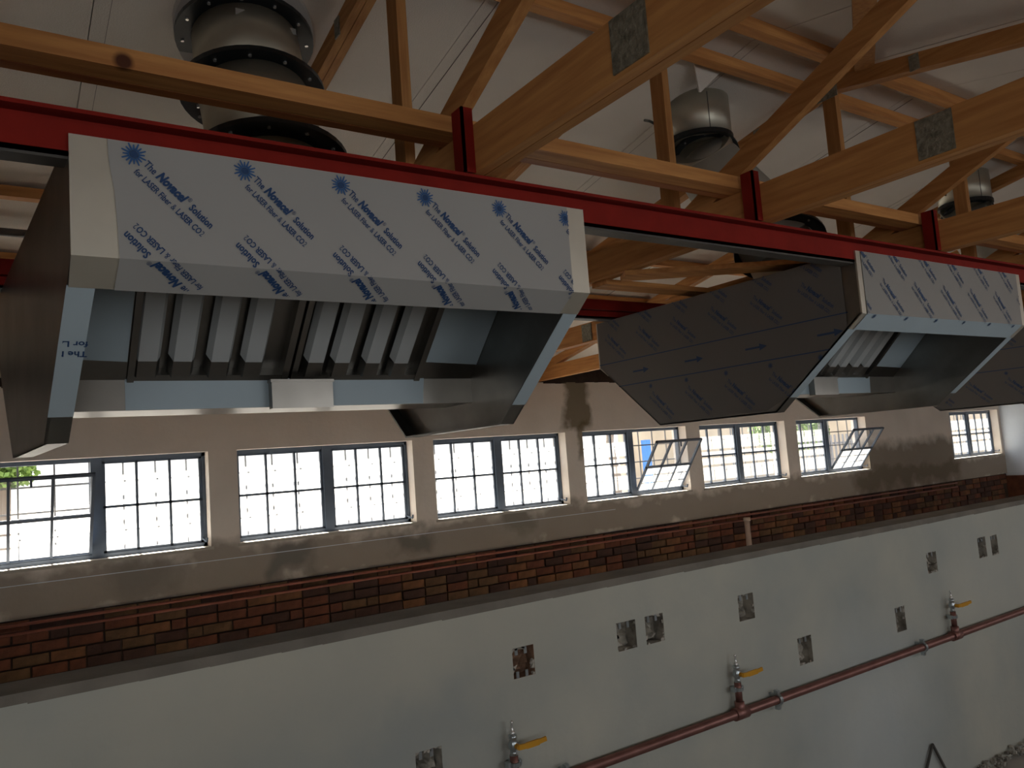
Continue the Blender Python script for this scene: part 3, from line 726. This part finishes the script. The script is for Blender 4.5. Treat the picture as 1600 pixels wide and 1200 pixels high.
# ------------------------------------------------------------------ ducts
def bolts(mb, c, r, nrm, n=12, s=.0045, off=-.006):
    c = Vector(c); d = Vector(nrm).normalized(); a = Vector((1, 0, 0)) if abs(d.x) < .8 else Vector((0, 0, 1)); a = (a - d * a.dot(d)).normalized(); b = d.cross(a)
    for k in range(n):
        t = 2 * math.pi * (k + .4) / n; p = c + (a * math.cos(t) + b * math.sin(t)) * r
        mb.tube([p + d * off, p - d * off], s, 6)
def duct_a():
    r = thing('exhaust_duct', 'large black-flanged exhaust duct rising behind the front beam at upper left', 'duct', (.465, 1.45, .406), 'exhaust ducts')
    cs = [(.442, 1.384, .568), (.453, 1.511, .760), (.468, 1.600, .924)]
    m = MB(); m.tube([(.455, 1.40, .4075), (.442, 1.384, .568)], .105, 40); m.build('lower_casing', 'duct', r, smooth=True)
    m = MB(); m.tube([cs[0], cs[1]], .105, 40); m.build('fan_casing', 'duct', r, smooth=True)
    m = MB(); m.tube([cs[1], cs[2]], .108, 40); m.build('upper_casing', 'duct', r, smooth=True)
    for c in cs + [(.455, 1.40, .4145)]:
        nr = (.03, .2, 1) if c[2] > .5 else (0, 0, 1)
        m = MB(); m.ring(c, .10, .140, .010, nr); fl = m.build('flange', 'black', r, smooth=False)
        m = MB(); bolts(m, c, .125, nr, 12, .0036, .0080); m.build('flange_bolts', 'bolt', fl, origin=fl['o'])
    for c, nrm in ((cs[0], 0), (cs[1], 0)):
        m = MB(); c2 = Vector(c) + Vector((0, 0, .030)); bolts(m, (c2.x, c2.y, c2.z - .05), .107, (0, 0, 1), 8, .003, .003); m.build('rivets', 'bolt', r)
    m = MB(); m.tube([(.470, 1.605, .935), (.475, 1.64, 1.0)], .142, 40, rr=[.142, .142]); m.build('roof_collar', 'duct_white', r, smooth=True)
    m = MB()
    for (u, w) in ((-.035, 0), (.03, .004), (.075, .022)):
        m.box(.45 + u, .45 + u + .018, 1.478 + w - .0, 1.480 + w, .905, .918)
    m.build('paper_sticker', 'film_cream', r)
    return r
duct_a()
def duct_b(dx, label):
    r = thing('exhaust_duct', label, 'duct', (1.9 + dx, 1.45, .406), 'exhaust ducts')
    def q(x, y, z): return (x + dx, y, z)
    m = MB(); m.tube([q(1.757, 1.52, .893), q(1.757, 1.52, 1.01)], .096, 40); m.build('roof_sleeve', 'duct', r, smooth=True)
    m = MB(); m.box(1.757 + dx - .045, 1.757 + dx - .042, 1.434, 1.437, .89, 1.0); m.build('sleeve_seam', 'grey_steel', r)
    m = MB(); m.ring(q(1.757, 1.52, .887), .085, .100, .012, (0, 0, 1)); m.build('flange', 'black', r)
    c2 = q(1.797, 1.539, .850); n2 = (.3, .4, .85); c3 = q(1.913, 1.395, .552); n3 = (.3, .4, .85)
    m = MB(); m.tube([q(1.757, 1.52, .885), c2], .092, 40); m.build('short_casing', 'duct', r, smooth=True)
    m = MB(); m.ring(c2, .085, .104, .010, n2); fl = m.build('flange', 'black', r); m = MB(); bolts(m, c2, .096, n2, 10, .003, .0075); m.build('flange_bolts', 'bolt', fl, origin=fl['o'])
    path = [c2, q(1.802, 1.525, .82), q(1.825, 1.49, .74), q(1.87, 1.44, .65), c3]
    m = MB(); m.tube(path, .1, 40, rr=[.088, .096, .104, .106, .104]); m.build('elbow', 'duct_pale', r, smooth=True)
    m = MB(); m.ring(c3, .10, .131, .010, n3); fl = m.build('flange', 'black', r); m = MB(); bolts(m, c3, .118, n3, 10, .0035, .0075); m.build('flange_bolts', 'bolt', fl, origin=fl['o'])
    m = MB(); m.tube([c3, q(1.97, 1.40, .48), q(1.99, 1.415, .44), q(1.99, 1.415, .4075)], .1, 40, rr=[.104, .106, .106, .106]); m.build('fan_casing', 'duct', r, smooth=True)
    m = MB(); m.ring(q(1.99, 1.415, .4145), .10, .135, .010, (0, 0, 1)); m.build('flange', 'black', r)
    m = MB(); m.tube([q(1.57 + .03 * 0, 1.50, .90), q(1.585, 1.54, .93), q(1.60, 1.575, .95)], .004, 8); m.build('flashing_edge', 'black', r, smooth=True)
    return r
duct_b(0, 'middle exhaust duct with curved elbow rising through torn ceiling lining')
duct_b(1.55, 'farthest exhaust duct, beside the third truss web at the right')

# ------------------------------------------------------------------ gas pipe with its valves
yp = 1.388; kp = yp / 1.45; zp = -.6935 * kp
gp = thing('gas_pipe', 'long copper gas pipe clipped across the face of the partition', 'pipe', (2, yp, zp))
m = MB(); m.tube([(-.4, yp, zp), (6.4, yp, zp)], .0108, 20); m.build('pipe_run', 'copper', gp, smooth=True)
VX = [.918 * kp, 1.619 * kp, 2.701 * kp]
for x in VX:
    m = MB(); m.tube([(x - .022, yp, zp), (x + .022, yp, zp)], .0150, 20); m.tube([(x, yp, zp), (x, yp, zp + .028)], .0120, 16); m.build('tee_fitting', 'copper', gp, smooth=True)
for x in (1.768 * kp, 2.495 * kp, 3.3 * kp, 1.05 * kp, .3 * kp):
    m = MB(); m.ring((x, yp, zp), .0118, .0155, .010, (1, 0, 0), 20); m.box(x - .004, x + .004, yp, PYF, zp + .006, zp + .014); m.box(x - .005, x + .005, yp - .006, yp + .006, zp + .0145, zp + .024); m.box(x - .005, x + .005, yp - .006, yp + .006, zp - .024, zp - .0145)
    m.build('pipe_clip', 'zinc', gp)
vlab = ['lowest left gas valve with yellow lever, half cut by the bottom edge', 'middle gas valve with yellow lever, rising from the pipe clip at centre right', 'right-hand small gas valve with yellow lever below the paired sockets']
for i, x in enumerate(VX):
    z = zp
    v = thing('gas_valve', vlab[i], 'valve', (x, yp, zp + .028), 'gas valves on the copper pipe')
    m = MB(); m.tube([(x, yp, z + .028), (x, yp, z + .075)], .0086, 14); m.build('riser', 'copper', v, smooth=True)
    m = MB(); m.ring((x, yp, z + .058), .0086, .0125, .008, (0, 0, 1), 16); m.box(x - .004, x + .004, yp, PYF, z + .055, z + .062); m.box(x - .017, x - .011, yp - .004, yp + .01, z + .053, z + .064); m.box(x + .010, x + .016, yp - .004, yp + .006, z + .053, z + .064)
    m.build('pipe_clip', 'zinc', v)
    m = MB(); zz = z + .070
    m.tube([(x, yp, zz), (x, yp, zz + .006), (x, yp, zz + .006), (x, yp, zz + .016), (x, yp, zz + .018), (x, yp, zz + .024), (x, yp, zz + .030), (x, yp, zz + .036), (x, yp, zz + .038), (x, yp, zz + .044)], .008, 14, rr=[.0085, .0085, .0065, .0065, .009, .0105, .009, .0065, .0085, .0085])
    m.build('valve_body', 'zinc', v, smooth=True)
    m = MB(); m.tube([(x, yp, zz + .044), (x, yp, zz + .050), (x, yp, zz + .052), (x, yp, zz + .066), (x, yp, zz + .068), (x, yp, zz + .072)], .003, 10, rr=[.0055, .005, .0025, .0025, .004, .0018]); m.build('test_nipple', 'bolt', v, smooth=True)
    m = MB(); m.tube([(x + .002, yp - .010, zz + .024), (x + .002, yp - .020, zz + .024)], .0055, 10)
    m.beam((x + .0, yp - .019, zz + .024), (x + .020, yp - .021, zz + .0235), .010, .005, (0, 1, 0)); m.beam((x + .018, yp - .021, zz + .0235), (x + .046, yp - .026, zz + .026), .0115, .005, (0, 1, 0)); m.beam((x + .044, yp - .026, zz + .026), (x + .062, yp - .029, zz + .029), .0085, .005, (0, 1, 0))
    m.build('lever', 'yellow', v)
# ------------------------------------------------------------------ pipes on the window wall
for z, lb in ((-.4965, 'upper dull copper pipe run on top of the brick band'), (-.529, 'lower dull copper pipe run along the brick band')):
    m = MB(); m.tube([(XL + .1, YW - .016, z), (7.2, YW - .016, z)], .0062, 12)
    tag(m.build('copper_pipe', 'copper_dull', origin=(2, YW, z), smooth=True), lb, 'pipe', 'copper pipes on the brick band')
m = MB(); m.tube([(4.30, YW - .07, -.512), (4.30, YW - .07, ZF)], .0185, 14); m.tube([(4.30, YW - .07, -.508), (4.30, YW - .07, -.53)], .024, 14)
tag(m.build('waste_pipe', 'plastic_white', origin=(4.3, YW, ZF), smooth=True), 'short pale plastic pipe standing against the brick band', 'pipe')

# ------------------------------------------------------------------ outside
m = MB(); m.box(-60, 90, YW + .135, 90, ZF - .35, ZF - .15); o = m.build('ground', 'ground_out', origin=(0, 10, ZF)); tag(o, kind='structure')
m = MB(); m.box(12.5, 60, 14.0, 14.15, ZF - .15, .62); o = m.build('boundary_wall', 'wall_out', origin=(30, 14, ZF - .15)); tag(o, 'pale yellow-brown building wall outside, seen through the last window', 'wall')
def tree(x, y, zc, rad, label, seed):
    r = thing('tree', label, 'tree', (x, y, ZF - .15)); rr = random.Random(seed)
    m = MB(); m.tube([(x, y, ZF - .15), (x + .05, y, zc - rad * .5), (x - .05, y, zc)], .1, 8, rr=[.12, .09, .04]); m.build('trunk', 'trunk', r)
    m = MB()
    for _ in range(2600):
        d = Vector((rr.gauss(0, 1), rr.gauss(0, 1), rr.gauss(0, 1))).normalized() * rad * (rr.random() ** .4); d.z *= .8
        p = Vector((x, y, zc)) + d * (1 + .35 * noise.noise(d * 2)); a = Vector((rr.gauss(0, 1), rr.gauss(0, 1), rr.gauss(0, 1))).normalized() * .045; b = a.cross(Vector((rr.gauss(0, 1), rr.gauss(0, 1), 1))).normalized() * .03
        m.quad(p - a, p - b, p + a, p + b)
    tag(m.build('foliage', 'leaf', r), kind='stuff')
tree(.15, 12, .44, .42, 'green tree outside, seen over the open sash of the first window', 1)
tree(11.6, 8.7, .25, .65, 'green tree outside, seen through the opened sixth window', 2)
m = MB(); m.box(6.62, 6.70, 7.0, 7.08, ZF - .15, .12); tag(m.build('gate_post', 'blue_paint', origin=(6.66, 7, ZF - .15)), 'bright blue post outside the fourth window', 'post')
m = MB(); m.tube([(6.25, 7.2, ZF - .15), (6.3, 7.2, -.3), (6.22, 7.2, .1), (6.3, 7.2, .6)], .05, 8); tag(m.build('bare_tree', 'trunk', origin=(6.25, 7.2, ZF - .15)), 'reddish bare trunk outside beside the blue post', 'trunk')
fn_ = thing('palisade_fence', 'dark palisade fence outside the opened sixth window', 'fence', (10.5, 7.0, ZF - .15))
proto = None
for k in range(22):
    if proto is None:
        m = MB(); m.box(9.4, 9.425, 7.0, 7.02, ZF - .15, .02); m.mi = 0; proto = m.build('pale', 'bars', fn_)
    else:
        c = proto.copy(); COL.objects.link(c); c.parent = fn_; c.location = Vector((k * .1 * S, 0, 0))
m = MB(); m.box(9.35, 11.6, 7.02, 7.04, -.12, -.09); m.box(9.35, 11.6, 7.02, 7.04, -.9, -.87); m.build('rail', 'bars', fn_)
